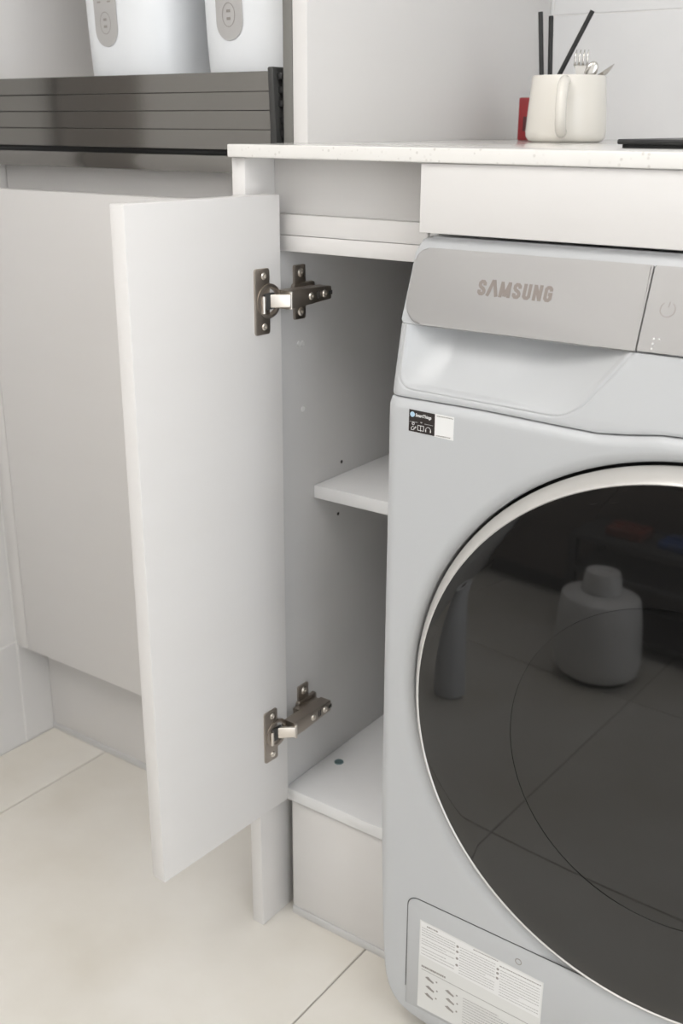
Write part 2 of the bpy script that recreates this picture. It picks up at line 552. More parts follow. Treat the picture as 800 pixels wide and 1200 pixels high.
# door, standing open
HX, HY = -0.7354, 0.9116
FX, FY = -0.7462, 0.7016
dD = Vector((FX - HX, FY - HY, 0))
DL = dD.length
dD.normalize()
dN = Vector((-dD.y, dD.x, 0))           # inner face normal
if dN.x < 0:
    dN = -dN
doorF = Matrix.Translation((HX, HY, 0)) @ Matrix((dD, Vector((0, 0, 1)), dN)).transposed().to_4x4()   # (s, z, n)
ZD0, ZD1 = 0.1938, 0.9310
door = sub(box('door', 0, DL, ZD0, ZD1, -0.0195, 0, CAB, base, bev=0.0010, mtx=doorF), base)
door['label'] = 'open cabinet door seen from its inner side'


# hinges
def hinge(zc, label):
    # plate let into the door
    pts = rrect(0.0200, 0.0425, zc - 0.0345, zc + 0.0345, (0.003,) * 4, 4)
    h = sub(prism('hinge', pts, 0.0022, doorF, NICKEL, base, bev=0.0006), base)
    h['label'] = label

    def part(o):
        o.parent = h
        return o
    # cup: D-shaped flange with a hollow
    bm = bmesh.new()
    cs, cr = 0.0215, 0.0165
    cupF = doorF @ Matrix.Translation((cs, zc, 0))
    prof = [(cr + 0.0020, 0.0002), (cr + 0.0018, 0.0030), (cr - 0.0016, 0.0034), (cr - 0.0030, 0.0024), (cr - 0.0042, -0.003), (cr - 0.0045, -0.0095), (0, -0.0095)]
    part(lathe('hinge_cup', prof, NICKEL, None, cupF, 32, cap=False))
    # dark hollow insert around link foot
    part(box('cup_pivot', 0.0145, 0.0300, zc - 0.0085, zc + 0.0085, 0.0015, 0.0046, CHAR, None, bev=0.001, mtx=doorF))
    part(tube('pivot_pin', [doorF @ Vector((0.0315, zc - 0.012, 0.0036)), doorF @ Vector((0.0315, zc + 0.006, 0.0036))], 0.0023, NICKEL_L, None, 10))
    # door-side screws
    for dz in (-0.0265, 0.0265):
        fs = doorF @ Matrix.Translation((0.0290, zc + dz, 0.0020))
        s_ = part(lathe('screw', [(0, 0.0006), (0.0012, 0.0002), (0.0016, 0.0016), (0.0032, 0.0014), (0.0040, 0.0)], NICKEL_L, None, fs, 16, cap=False))
    # link between cup and arm
    p0 = doorF @ Vector((0.0215, zc, 0.0015))
    p1 = Vector((-0.7172, 0.9060, zc))
    ax = (p1 - p0)
    ln = ax.length
    ax.normalize()
    lf = Matrix.Translation(p0) @ Matrix((ax, Vector((0, 0, 1)), ax.cross(Vector((0, 0, 1))))).transposed().to_4x4()
    part(box('link', 0, ln, -0.0070, 0.0070, -0.0024, 0.0024, NICKEL_L, None, bev=0.0012, seg=3, mtx=lf))
    part(tube('link_pin', [p1 + Vector((-0.001, 0.0010, -0.0092)), p1 + Vector((-0.001, 0.0010, 0.0092))], 0.0020, NICKEL_L, None, 10))
    # arm along the cabinet wall: tapered channel
    bm = bmesh.new()
    bm_prism(bm, [(0.9070, -0.0098), (0.9250, -0.0094), (0.9820, -0.0072), (0.9830, -0.0062), (0.9830, 0.0062), (0.9820, 0.0072), (0.9250, 0.0094), (0.9070, 0.0098)], 0.0160,
             frame_from((-0.7362, 0, zc), (0, 1, 0), (0, 0, 1)), bev=0.0016, seg=2)
    bmesh.ops.recalc_face_normals(bm, faces=bm.faces)
    part(from_bm('arm', bm, NICKEL, None, 40))
    part(box('arm_base', XC + 0.0022, -0.7340, 0.9400, 0.9790, zc - 0.0066, zc + 0.0066, NICKEL, None, bev=0.001))
    XA = -0.7202
    part(box('arm_notch', XA - 0.0005, XA + 0.0003, 0.9555, 0.9570, zc - 0.0042, zc + 0.0042, CHAR, None, bev=0))
    part(box('arm_notch', XA - 0.0005, XA + 0.0003, 0.9590, 0.9605, zc - 0.0042, zc + 0.0042, CHAR, None, bev=0))
    part(box('arm_notch', XA - 0.0050, XA + 0.0004, 0.9770, 0.9834, zc - 0.0022, zc + 0.0022, CHAR, None, bev=0))
    for y in (0.9450, 0.9695):
        fs = frame_from((XA, y, zc), (0, 1, 0), (0, 0, 1))
        part(lathe('screw', [(0, 0.0002), (0.0012, 0.0002), (0.0016, 0.0018), (0.0034, 0.0016), (0.0042, 0.0)], NICKEL_L, None, fs, 16, cap=False))
    # wing plate on the cabinet wall
    ff = frame_from((XC, 0, 0), (0, 1, 0), (0, 0, 1))
    part(prism('mounting_plate', rrect(0.9515, 0.9715, zc - 0.0300, zc + 0.0300, (0.002,) * 4, 3), 0.0030, ff, NICKEL, None, bev=0.0008))
    part(prism('mounting_plate', rrect(0.9480, 0.9860, zc - 0.0105, zc + 0.0105, (0.004,) * 4, 3), 0.0050, ff, NICKEL, None, bev=0.001))
    for dz in (-0.0215, 0.0215):
        fs = frame_from((XC + 0.0030, 0.9620, zc + dz), (0, 1, 0), (0, 0, 1))
        part(lathe('screw', [(0, 0.0004), (0.0013, 0.0002), (0.0018, 0.0020), (0.0040, 0.0016), (0.0050, 0.0)], NICKEL_L, None, fs, 16, cap=False))
    return h


hinge(0.8235, 'nickel concealed hinge near the top of the open door')
hinge(0.3000, 'nickel concealed hinge near the bottom of the open door')

# ------------------------------------------------------------------ worktop and fascia
CT0, CT1 = 0.9675, 0.9804
ct_pts = [(-0.7769, 0.8779), (0.135, 0.8779), (0.135, YB - 0.001), (-0.7632, YB - 0.001), (-0.7632, 0.9965), (-0.7769, 0.9965)]
bm = bmesh.new()
f0, f1 = bm_prism(bm, ct_pts, CT1 - CT0, Matrix.Translation((0, 0, CT0)))
fe = [e for e in bm.edges if all(v.co.y < 0.88 for v in e.verts)] + [e for e in f1.edges] + \
     [e for e in bm.edges if all(v.co.x < -0.77 for v in e.verts) and any(v.co.y < 0.88 for v in e.verts)]
bmesh.ops.bevel(bm, geom=list(set(fe)), offset=0.0016, segments=3, profile=0.5, affect='EDGES')
bmesh.ops.recalc_face_normals(bm, faces=bm.faces)
ct = from_bm('countertop', bm, QUARTZ, None, 40)
tag(ct, 'thin off-white speckled quartz countertop running above the washing machine', 'countertop')
fa = box('fascia_panel', -0.5456, 0.1150, 0.8819, 0.899, 0.9054, 0.9670, CAB, bev=0.0008)
tag(fa, 'plain pale fascia panel between the countertop and the washing machine top', 'panel')
ep = box('cabinet_end_panel', 0.1155, 0.1335, 0.886, YB - 0.002, 0.0, 0.9672, CAB, bev=0.001)
tag(ep, 'upright pale end panel supporting the countertop right of the washing machine', 'panel')

# ------------------------------------------------------------------ washing machine
WX0, WX1 = -0.5500, 0.0720
DCX, DCZ = -0.2390, 0.4655
wm = thing('washing_machine', 'white front-loading washing machine with large smoked glass round door', 'washing machine', loc=(DCX, 1.15, 0))


def wpart(o, parent=wm):
    o.parent = parent
    if parent is wm:
        o.matrix_parent_inverse = Matrix.Translation(-Vector(wm.location))
    return o


# lower front: star-shaped plate around the door hole
def band_z(x):
    """seam between lower front and upper fascia"""
    pts = [(-0.56, 0.7570), (-0.45, 0.7568), (-0.375, 0.7545), (-0.340, 0.7538), (-0.315, 0.7565), (-0.285, 0.7610), (-0.24, 0.7625), (0.08, 0.7625)]
    for (x0, z0), (x1, z1) in zip(pts[:-1], pts[1:]):
        if x <= x1:
            t = (x - x0) / (x1 - x0)
            return z0 + (z1 - z0) * t
    return pts[-1][1]


outline = []
xa = [WX0 + (WX1 - WX0) * k / 120 for k in range(121)]
for x in xa:                                   # top edge, left to right
    outline.append((x, band_z(x) - 0.0007))
BOW = [(0.350, 0.0), (0.270, 0.0015), (0.200, 0.0045), (0.140, 0.0075), (0.095, 0.0110), (0.078, 0.0135), (0.064, 0.0175), (0.056, 0.0215), (0.050, 0.0260), (0.043, 0.0335), (0.037, 0.0440), (0.033, 0.0560), (0.031, 0.0680), (0.030, 0.0900)]


def side_curve(n1=24):
    """(inset, z) from the seam down to the underside"""
    out = []
    zt = 0.750
    for k in range(n1):
        out.append((0.0, zt + (0.350 - zt) * k / n1))
    for (z0, d0), (z1, d1) in zip(BOW[:-1], BOW[1:]):
        for k in range(3):
            t = k / 3
            out.append((d0 + (d1 - d0) * t, z0 + (z1 - z0) * t))
    out.append((BOW[-1][1], BOW[-1][0]))
    return out


SC = side_curve()
for d_, z in SC:
    outline.append((WX1 - d_, z))
for k in range(1, 40):
    outline.append((WX1 - BOW[-1][1] + (WX0 - WX1 + 2 * BOW[-1][1]) * k / 40, BOW[-1][0]))
for d_, z in SC[::-1]:
    outline.append((WX0 + d_, z))

# outer body: front outline carried back to the rear of the machine
bo = [(WX0 + 0.0008 + d_, z) for d_, z in SC[::-1]]
bo += [(WX0 + 0.0008, 0.8930), (WX0 + 0.0032, 0.8990), (WX0 + 0.0092, 0.9015), (WX1 - 0.0092, 0.9015), (WX1 - 0.0032, 0.8990), (WX1 - 0.0008, 0.8930)]
bo += [(WX1 - 0.0008 - d_, z) for d_, z in SC]
body = wpart(prism('body', bo, 0.586, frame_from((0, 1.478, 0), (1, 0, 0), (0, 0, 1)), WM, None, bev=0.003))
fxm = Matrix(((0, 0, 1, 0), (1, 0, 0, 0), (0, 1, 0, 0), (0, 0, 0, 1)))
fxm.translation = (WX0 + 0.0012, 0, 0)
wpart(prism('panel_housing', [(0.8670, 0.8238), (0.8890, 0.8915), (0.8955, 0.8985), (0.920, 0.8985), (0.920, 0.8238)], WX1 - WX0 - 0.0024, fxm, WM))
for (x, y) in ((WX0 + 0.10, 0.95), (WX1 - 0.10, 0.95), (WX0 + 0.10, 1.42), (WX1 - 0.10, 1.42)):
    wpart(lathe('foot', [(0.022, 0), (0.024, 0.002), (0.024, 0.009), (0.012, 0.012), (0.012, 0.0305)], BLACKP, None, Matrix.Translation((x, y, 0)), 20))
HR = 0.2768


def front_y(x, z):
    """gently crowned front plane: rolls back towards the left/right edges and the foot"""
    y = 0.8400
    e = min(x - WX0, WX1 - x)
    y += 0.0045 * max(0.0, 1 - e / 0.012) ** 2
    y += 0.004 * max(0.0, (0.050 - z) / 0.02) ** 2
    y += 0.0055 * max(0.0, 1 - (band_z(x) - z) / 0.010) ** 2
    return y


def pol(th, r_):
    return DCX + r_ * math.cos(th), DCZ + r_ * math.sin(th)


bm = bmesh.new()
cols = []
for (ox, oz) in outline:
    dx, dz = ox - DCX, oz - DCZ
    ro = math.hypot(dx, dz)
    th = math.atan2(dz, dx)
    ring = []
    specs = [(HR, 0.874, 0), (HR, 0.8490, 0), (HR + 0.0006, 0.8474, 0)]
    for (r_, y, _) in specs:
        x, z = pol(th, r_)
        ring.append(bm.verts.new((x, y, z)))
    w_ = 0.014
    for t in (0.15, 0.3, 0.5, 0.7, 0.85, 1.0):
        r_ = HR + 0.0006 + min(w_, (ro - HR) * 0.5) * t
        x, z = pol(th, r_)
        dish = 0.0070 * (1 - t) ** 2
        ring.append(bm.verts.new((x, front_y(x, z) + dish, z)))
    r1 = HR + 0.0006 + min(w_, (ro - HR) * 0.5)
    for t in (0.08, 0.16, 0.24, 0.32, 0.4, 0.48, 0.56, 0.64, 0.7, 0.76, 0.8, 0.84, 0.875, 0.905, 0.93, 0.95, 0.967, 0.98, 0.99):
        r_ = r1 + (ro - r1) * t
        x, z = pol(th, r_)
        ring.append(bm.verts.new((x, front_y(x, z), z)))
    x, z = ox, oz
    ring.append(bm.verts.new((x, front_y(x, z) + 0.0004, z)))
    nx, nz = dx / ro, dz / ro
    ring.append(bm.verts.new((x, front_y(x, z) + 0.052, z)))
    cols.append(ring)
n = len(cols)
for i in range(n):
    a, b = cols[i], cols[(i + 1) % n]
    for k in range(len(a) - 1):
        bm.faces.new((a[k], a[k + 1], b[k + 1], b[k]))
bmesh.ops.recalc_face_normals(bm, faces=bm.faces)
lf = wpart(from_bm('front_plate', bm, WM, None, 45))
wpart(lathe('door_gap_shade', [(HR + 0.004, 0.0), (0.20, 0.0), (0.20, -0.01), (HR + 0.004, -0.01)], DARK, None,  # dark disc that colours in the shade of the groove round the door
            frame_from((DCX, 0.872, DCZ), (1, 0, 0), (0, 0, 1)), 96, cap=False))


# upper front with the scooped drawer grip
def slope_y(z):
    """front of the upper panel (leans back)"""
    pts = [(0.745, 0.8440), (0.765, 0.8465), (0.823, 0.8585), (0.8945, 0.8850), (0.92, 0.8945)]
    for (z0, y0), (z1, y1) in zip(pts[:-1], pts[1:]):
        if z <= z1:
            return y0 + (y1 - y0) * (z - z0) / (z1 - z0)
    return pts[-1][1]


def scoop_edges(x, z):
    """distances to the three straight edges of the grip outline"""
    # rounded convex polygon: left, bottom, diagonal right
    xl, zb = -0.5440, 0.7650
    nx, nz = -0.805, 0.593                       # inward normal of the diagonal right edge
    px, pz = -0.3215, 0.823
    return [x - xl, z - (zb - (x + 0.5) * 0.02), (x - px) * nx + (z - pz) * nz]


def scoop_sd(x, z):
    """signed distance inside the rounded grip outline (negative outside)"""
    dd = scoop_edges(x, z)
    rr = 0.016
    # smooth min for rounded corners
    qs = [max(0.0, rr - d) for d in dd]
    if sum(1 for q in qs if q > 0) >= 2:
        return rr - math.sqrt(sum(q * q for q in qs))
    return min(dd)


bm = bmesh.new()
ux = [WX0 + 0.0010 * k for k in range(300)]
ux = [x for x in ux if x < -0.295] + [-0.295 + (WX1 + 0.295) * k / 60 for k in range(61)]
NR = 76
grid = []
ZT = 0.8236
for x in ux:
    colv = []
    zb = band_z(x) + 0.0007
    e = min(x - WX0, WX1 - x)
    roll_ = 0.0045 * max(0.0, 1 - e / 0.012) ** 2
    colv.append(bm.verts.new((x, slope_y(zb) + roll_ + 0.045, zb)))
    for k in range(NR + 1):
        z = zb + (ZT - zb) * k / NR
        y = slope_y(z) + roll_
        lip = max(0.0, 1 - (z - zb) / 0.004)
        y += 0.001 * lip * lip
        s = scoop_sd(x, z)
        if s > 0:
            g = min(1.0, s / 0.005)
            for d_i, w_i in zip(scoop_edges(x, z), (0.045, 0.062, 0.070)):
                g *= 1 - (1 - min(1.0, max(0.0, d_i) / w_i)) ** 1.6
            y += 0.027 * g
        y += 0.0010 * max(0.0, 1 - abs(s + 0.0006) / 0.0014)
        colv.append(bm.verts.new((x, y, z)))
    colv.append(bm.verts.new((x, max(y, slope_y(ZT) + 0.03), ZT + 0.0001)))
    grid.append(colv)
for a, b in zip(grid[:-1], grid[1:]):
    for k in range(len(a) - 1):
        bm.faces.new((a[k], b[k], b[k + 1], a[k + 1]))
bmesh.ops.recalc_face_normals(bm, faces=bm.faces)
uf = wpart(from_bm('upper_front', bm, WM, None, 30))

# tilted silver panels: local frame u = +X, v up the slope, w = outward
PZ0, PZ1 = 0.8232, 0.8945
slo = Vector((0, slope_y(PZ1) - slope_y(PZ0), PZ1 - PZ0))
SLEN = slo.length
slo.normalize()
panF = frame_from((0, slope_y(PZ0) + 0.004, PZ0), (1, 0, 0), slo)
drw = wpart(prism('drawer_front', rrect(WX0 + 0.0032, -0.3190, 0, SLEN - 0.0045, (0.021, 0.0008, 0.0008, 0.013), 8), 0.0062, panF, SILVER, None, bev=0.0022, seg=3))
ctl = wpart(prism('control_panel', rrect(-0.3176, WX1 - 0.0042, 0.0006, SLEN - 0.0045, (0.0008, 0.02, 0.013, 0.0008), 8), 0.0062, panF, SILVER, None, bev=0.0016, seg=3))
drw['label'] = 'satin silver detergent drawer front with grey lettering'
# white rim round the panels
rim = wpart(prism('panel_rim', rrect(WX0, WX1, 0.0004, SLEN + 0.0075, (0.003, 0.003, 0.016, 0.016), 8), 0.0058, panF @ Matrix.Translation((0, 0, -0.004)), WM, None, bev=0.002, seg=3))

# lettering
capF = panF @ Matrix.Translation((0, 0, 0.0062))


def letter_strokes():
    h_, w_, t_ = 1.0, 0.56, 0.22
    c = t_ / 2
    L, Rr, B, T, M_ = c, w_ - c, c, h_ - c, h_ / 2
    S = [(Rr, T - 0.24), (Rr, T - 0.10), (Rr - 0.10, T), (L + 0.10, T), (L, T - 0.10), (L, M_ + 0.16), (L + 0.07, M_ + 0.06), (Rr - 0.07, M_ - 0.06), (Rr, M_ - 0.16), (Rr, B + 0.10), (Rr - 0.10, B), (L + 0.10, B), (L, B + 0.10), (L, B + 0.24)]
    U = [(L, h_), (L, B + 0.10), (L + 0.10, B), (Rr - 0.10, B), (Rr, B + 0.10), (Rr, h_)]
    G = [(Rr, T - 0.22), (Rr, T - 0.10), (Rr - 0.10, T), (L + 0.10, T), (L, T - 0.10), (L, B + 0.10), (L + 0.10, B), (Rr - 0.10, B), (Rr, B + 0.10), (Rr, M_ - 0.02), (w_ * 0.5, M_ - 0.02)]
    A = [(0.02, 0), (0.30, 0.955), (0.40, 0.955), (0.68, 0)]
    Mm = [[(c, 0), (c + 0.03, 1.0)], [(c + 0.02, 0.95), (0.40, 0.08)], [(0.40, 0.08), (0.78 - c, 0.95)], [(0.80 - c - 0.03, 1.0), (0.80 - c, 0)]]
    N = [[(c, 0), (c, 1.0)], [(c, 0.95), (0.60 - c, 0.05)], [(0.60 - c, 0), (0.60 - c, 1.0)]]
    return [([S], w_), ([A], 0.70), (Mm, 0.80), ([S], w_), ([U], w_), (N, 0.60), ([G], w_)]


bm = bmesh.new()
LH, LW = 0.0140, 0.0
u0, v0 = -0.4745, 0.0325
tot = 0.0725
adv = sum(w_ for _, w_ in letter_strokes()) + 0.15 * 6
sxl = tot / adv
u = 0.0
for strokes, w_ in letter_strokes():
    for si, st in enumerate(strokes):
        stroke(bm, [((u + p[0]) * sxl + u0, p[1] * LH + v0) for p in st], 0.0031, capF, 0.0002 + 0.00006 * si)
    u += w_ + 0.15
o = from_bm('brand_lettering', bm, LETTER, drw)

# power symbol and braille dots on the control panel
bm = bmesh.new()
pu, pv = -0.2995, 0.0365
for (cu_, r_) in ((0, 0.0062),):
    stroke(bm, [(pu + r_ * math.cos(R(125 + 290 * k / 24)), pv + r_ * math.sin(R(125 + 290 * k / 24))) for k in range(25)], 0.0007, capF, 0.0002)
stroke(bm, [(pu + 0.0003, pv + 0.0018), (pu + 0.0008, pv + 0.0064)], 0.0007, capF, 0.0002)
from_bm('power_symbol', bm, PRINT, ctl)
for (a, b) in ((-0.0035, 0), (0.0010, 0), (-0.0035, -0.0042), (-0.0035, -0.0084)):
    lathe('braille_dot', [(0.0009, 0), (0.0006, 0.0006), (0, 0.0008)], PAPER, ctl, capF @ Matrix.Translation((-0.3020 + a, 0.0118 + b, 0)), 8, cap=False)

# door: ring + smoked glass dome; local frame looks along -Y
dF = frame_from((DCX, 0.0, DCZ), (1, 0, 0), (0, 0, 1))      # w axis = -Y
ring = wpart(lathe('door', [(0.2560, -0.870), (0.2640, -0.8535), (0.2735, -0.8500), (0.2738, -0.8480), (0.2728, -0.8455), (0.2640, -0.8312), (0.2622, -0.8302), (0.2612, -0.8312), (0.2600, -0.8400), (0.2560, -0.870)], RING, None, dF, 160, 30, cap=False))
ring['label'] = 'satin silver door ring'
RG = 0.2614


def dome(r_):
    t = r_ / RG
    return -(0.8235 + 0.0072 * t ** 2 - 0.0004 * 0 + 0.0008 * max(0, (t - 0.93) / 0.07) ** 2)


RW = 0.1550
gl = lathe('glass', [(RW + (RG - RW) * k / 24, dome(RW + (RG - RW) * k / 24)) for k in range(25)] + [(RG, -0.845)], GLASS, ring, dF, 160, 30, cap=False)
gw = lathe('inner_window', [(0.0, dome(0) )] + [((RW - 0.0002) * k / 24, dome((RW - 0.0002) * k / 24)) for k in range(1, 25)] + [(RW - 0.0001, dome(RW) + 0.0006)], GLASS2, ring, dF, 160, 30, cap=False)
wpart(lathe('door_lining', [(0.0, -0.8440), (0.2590, -0.8440)], DARK, None, dF, 64, 30, cap=False))
gl['label'] = 'smoked dark glass door pane'

# small app sticker on the front plate (code square left blank)
stF = frame_from((0, 0.8398, 0), (1, 0, 0), (0, 0, 1))
a = wpart(prism('info_sticker', [(-0.5250, 0.7275), (-0.4967, 0.7268), (-0.4967, 0.7478), (-0.5250, 0.7485)], 0.0003, frame_from((0, 0.8400, 0), (1, 0, 0), (0, 0, 1)), STBLACK))
a['label'] = 'black sticker with white lettering and icons'
b = wpart(prism('info_sticker', [(-0.4967, 0.7262), (-0.4765, 0.7256), (-0.4765, 0.7478), (-0.4967, 0.7484)], 0.0003, frame_from((0, 0.8400, 0), (1, 0, 0), (0, 0, 1)), PAPER))
b['label'] = 'white sticker half with small print'
sF = frame_from((0, 0.8396, 0), (1, 0, 0), (0, 0, 1))
text_mesh('sticker_lettering', 'SmartThings', 0.0043, sF @ Matrix.Translation((-0.5178, 0.7424, 0)) @ Matrix.Rotation(R(-1.2), 4, 'Z'), PAPER, a, offset=0.00012, sx=0.80)
bm = bmesh.new()
disc(bm, -0.5212, 0.7440, 0.0026, sF, 0)
from_bm('sticker_mark', bm, STBLUE, a)
bm = bmesh.new()
hd = 0.00025
# person, book and headset icons
stroke(bm, [(-0.5200 + 0.0012 * math.cos(R(30 * k)), 0.7352 + 0.0012 * math.sin(R(30 * k))) for k in range(12)], 0.0004, sF, hd, True)
stroke(bm, [(-0.5220, 0.7292), (-0.5220, 0.7312), (-0.5206, 0.7326), (-0.5194, 0.7326)], 0.0004, sF, hd)
stroke(bm, [(-0.5220, 0.7292), (-0.5192, 0.7292)], 0.0004, sF, hd)
stroke(bm, [(-0.5190, 0.7298), (-0.5170, 0.7318), (-0.5176, 0.7326), (-0.5194, 0.7306)], 0.0004, sF, hd, True)
stroke(bm, [(-0.5150, 0.7296), (-0.5150, 0.7342), (-0.5085, 0.7342), (-0.5085, 0.7296)], 0.0004, sF, hd, True)
stroke(bm, [(-0.5118, 0.7288), (-0.5118, 0.7342)], 0.0004, sF, hd)
stroke(bm, [(-0.5035 + 0.0027 * math.cos(R(180 - 18 * k)), 0.7312 + 0.0027 * math.sin(R(180 - 18 * k))) for k in range(11)], 0.0004, sF, hd)
rect(bm, -0.5066, -0.5056, 0.7292, 0.7314, sF, hd)
rect(bm, -0.5014, -0.5004, 0.7292, 0.7314, sF, hd)
stroke(bm, [(-0.5150, 0.7368), (-0.5240, 0.7370)], 0.00015, sF, hd)
stroke(bm, [(-0.5075, 0.7366), (-0.4985, 0.7364)], 0.00015, sF, hd)
for rr_ in (0.0006, 0.0013):
    stroke(bm, [(-0.5112 + rr_ * math.cos(R(45 + 15 * k)), 0.7364 + rr_ * math.sin(R(45 + 15 * k))) for k in range(7)], 0.0003, sF, hd)
from_bm('sticker_icons', bm, PAPER, a)
sF2 = frame_from((0, 0.8396, 0), (1, 0, 0), (0, 0, 1))
bm = bmesh.new()
x = -0.4945
while x < -0.4800:
    w_ = random.uniform(0.0005, 0.0012)
    rect(bm, x, x + w_, 0.7458, 0.7468, sF2, 0.0001)
    rect(bm, x - 0.0005, x + w_ - 0.0005, 0.7272, 0.7282, sF2, 0.0001)
    x += w_ + 0.0004
rect(bm, -0.4785, -0.4775, 0.7456, 0.7466, sF2, 0.0001)
tag(from_bm('sticker_print', bm, PRINT, b), kind='stuff')

# service flap low on the left
FY0 = 0.8402
bm = bmesh.new()
flap_pts = rrect(-0.5090, 0.030, 0.052, 0.2000, (0.0, 0.0, 0.012, 0.012), 6)
fl = wpart(prism('service_flap', flap_pts, 0.0012, frame_from((0, 0.8404, 0), (1, 0, 0), (0, 0, 1)), WM, None, bev=0.0005))
fsF = frame_from((0, 0.8392, 0), (1, 0, 0), (0, 0, 1))
bm = bmesh.new()
off = 0.0008
stroke(bm, [(0.030 + off, 0.075)] + rrect(-0.5090 - off, 0.030 + off, 0.052 - off, 0.2000 + off, (0.0, 0.0, 0.0128, 0.0128), 6)[2:] + [(-0.5090 - off, 0.075)], 0.0011, frame_from((0, 0.8400, 0), (1, 0, 0), (0, 0, 1)), 0.0002)
from_bm('flap_seam', bm, CHAR, fl)
bm = bmesh.new()
stroke(bm, [(-0.3735 + 0.0034 * math.cos(R(20 * k)), 0.1815 + 0.0034 * math.sin(R(20 * k))) for k in range(18)], 0.0010, fsF, 0.0002, True)
from_bm('flap_mark', bm, PRINT, fl)
# care-instruction sticker: two white fields of fine print
stk = prism('care_sticker', [(-0.4930, 0.0560), (-0.3440, 0.0560), (-0.3440, 0.1700), (-0.4930, 0.1760)], 0.0003, fsF, PAPER_S, fl)
stk['label'] = 'white care-instruction sticker with fine grey print'
pF = frame_from((0, 0.8388, 0), (1, 0, 0), (0, 0, 1))
for (q0, q1, zt0, zt1, zb_) in ((-0.4915, -0.3455, 0.1745, 0.1683, 0.1270),):
    o = prism('print_field', [(q0, zb_ + 0.002), (q1, zb_ - 0.004), (q1, zt1), (q0, zt0)], 0.0001, frame_from((0, 0.83885, 0), (1, 0, 0), (0, 0, 1)), PAPER, stk)
bm = bmesh.new()
bm2 = bmesh.new()


def printed(u0, u1, z0, z1, lines, hgt, bmx, fill=0.86):
    for k in range(lines):
        z = z1 - (z1 - z0) * (k + 0.5) / lines
        x = u0
        end = u1 if random.random() < fill else u0 + (u1 - u0) * random.uniform(0.45, 0.9)
        while x < end:
            w_ = random.uniform(0.0008, 0.0026)
            rect(bmx, x, min(x + w_, end), z - hgt / 2, z + hgt / 2, pF, 0.0001)
            x += w_ + random.uniform(0.0003, 0.0007)


printed(-0.4840, -0.4700, 0.1690, 0.1725, 1, 0.0020, bm2)
printed(-0.4900, -0.4480, 0.1555, 0.1685, 4, 0.0011, bm)
printed(-0.4900, -0.4480, 0.1440, 0.1540, 3, 0.0011, bm)
printed(-0.4900, -0.4480, 0.1300, 0.1420, 3, 0.0011, bm, 0.4)
printed(-0.4420, -0.3990, 0.1285, 0.1665, 11, 0.0010, bm, 0.8)
printed(-0.4260, -0.3960, 0.1690, 0.1712, 1, 0.0012, bm2)
printed(-0.3930, -0.3470, 0.1260, 0.1620, 10, 0.0010, bm, 0.8)
printed(-0.3940, -0.3460, 0.1640, 0.1665, 1, 0.0014, bm2)
for (u_, zs_) in ((-0.4450, (0.1640, 0.1570, 0.1480, 0.1390)), (-0.3960, (0.1600, 0.1545, 0.1480))):
    for z in zs_:
        disc(bm2, u_, z, 0.0017, pF, 0.0001, 10)
printed(-0.4890, -0.4580, 0.1130, 0.1165, 1, 0.0026, bm2)
stroke(bm2, [(-0.4890, 0.1105), (-0.3470, 0.1085)], 0.0005, pF, 0.0001)
for (u_, z) in ((-0.4780, 0.1000), (-0.4770, 0.0880), (-0.4780, 0.0770), (-0.4520, 0.0960), (-0.4510, 0.0850), (-0.4515, 0.0740)):
    pts = [(u_ - 0.006, z + 0.0015), (u_ - 0.002, z + 0.0038), (u_ + 0.002, z + 0.0012), (u_ + 0.0055, z - 0.0002), (u_ + 0.005, z - 0.0026), (u_ - 0.002, z - 0.0008)]
    bm2.faces.new([bm2.verts.new(pF @ Vector((p[0], p[1], 0.0001))) for p in pts])
    disc(bm2, u_ + 0.009, z + 0.002, 0.0012, pF, 0.0001, 8)
printed(-0.4350, -0.3560, 0.0640, 0.1010, 10, 0.0011, bm)
tag(from_bm('fine_print', bm, mat('fine_print_grey', (0.44, 0.43, 0.42), 0.5, bump=(500, 0.01)), stk), kind='stuff')
tag(from_bm('bold_print', bm2, PRINT, stk), kind='stuff')

# ------------------------------------------------------------------ things on the worktop
TOP = CT1
MX, MY = -0.598, 1.300
mug = thing('mug', 'squat cream ceramic mug holding black straws and cutlery', 'mug', loc=(MX, MY, TOP))
mug_prof = [(0.0, 0.0), (0.040, 0.0), (0.0445, 0.0015), (0.0480, 0.0060), (0.0487, 0.012), (0.0472, 0.035), (0.0440, 0.0740), (0.0430, 0.0756), (0.0415, 0.0748), (0.0440, 0.035), (0.0450, 0.012), (0.040, 0.006), (0.0, 0.0055)]
lathe('cup', mug_prof, CERAM, mug, None, 56, 50, cap=False)
vdir = Vector((0 - MX, 0 - MY, 0)).normalized()
sdir = Vector((-vdir.y, vdir.x, 0))
hv = (vdir + sdir * -0.10).normalized()
hp = []
for k in range(15):
    a = R(-84 + 168 * k / 14)
    hp.append(hv * (0.0450 + 0.027 * max(0.0, math.cos(a)) ** 0.8) + Vector((0, 0, 0.040 + 0.0285 * math.sin(a))))
hp = [hv * 0.040 + Vector((0, 0, 0.0115))] + hp + [hv * 0.039 + Vector((0, 0, 0.0685))]
tube('handle', hp, 0.0064, CERAM, mug, 12)


def wv(px_right, z, depth=0.0):
    """point beside the mug axis: px_right metres along the worktop facing direction"""
    return Vector((MX, MY, TOP)) + Vector((-vdir.y, vdir.x, 0)) * px_right + vdir * depth + Vector((0, 0, z))


sd = sdir if sdir.x > 0 else -sdir


def at_mug(r_, z, d=0.0):
    return Vector((MX, MY, TOP)) + sd * r_ + vdir * d + Vector((0, 0, z))


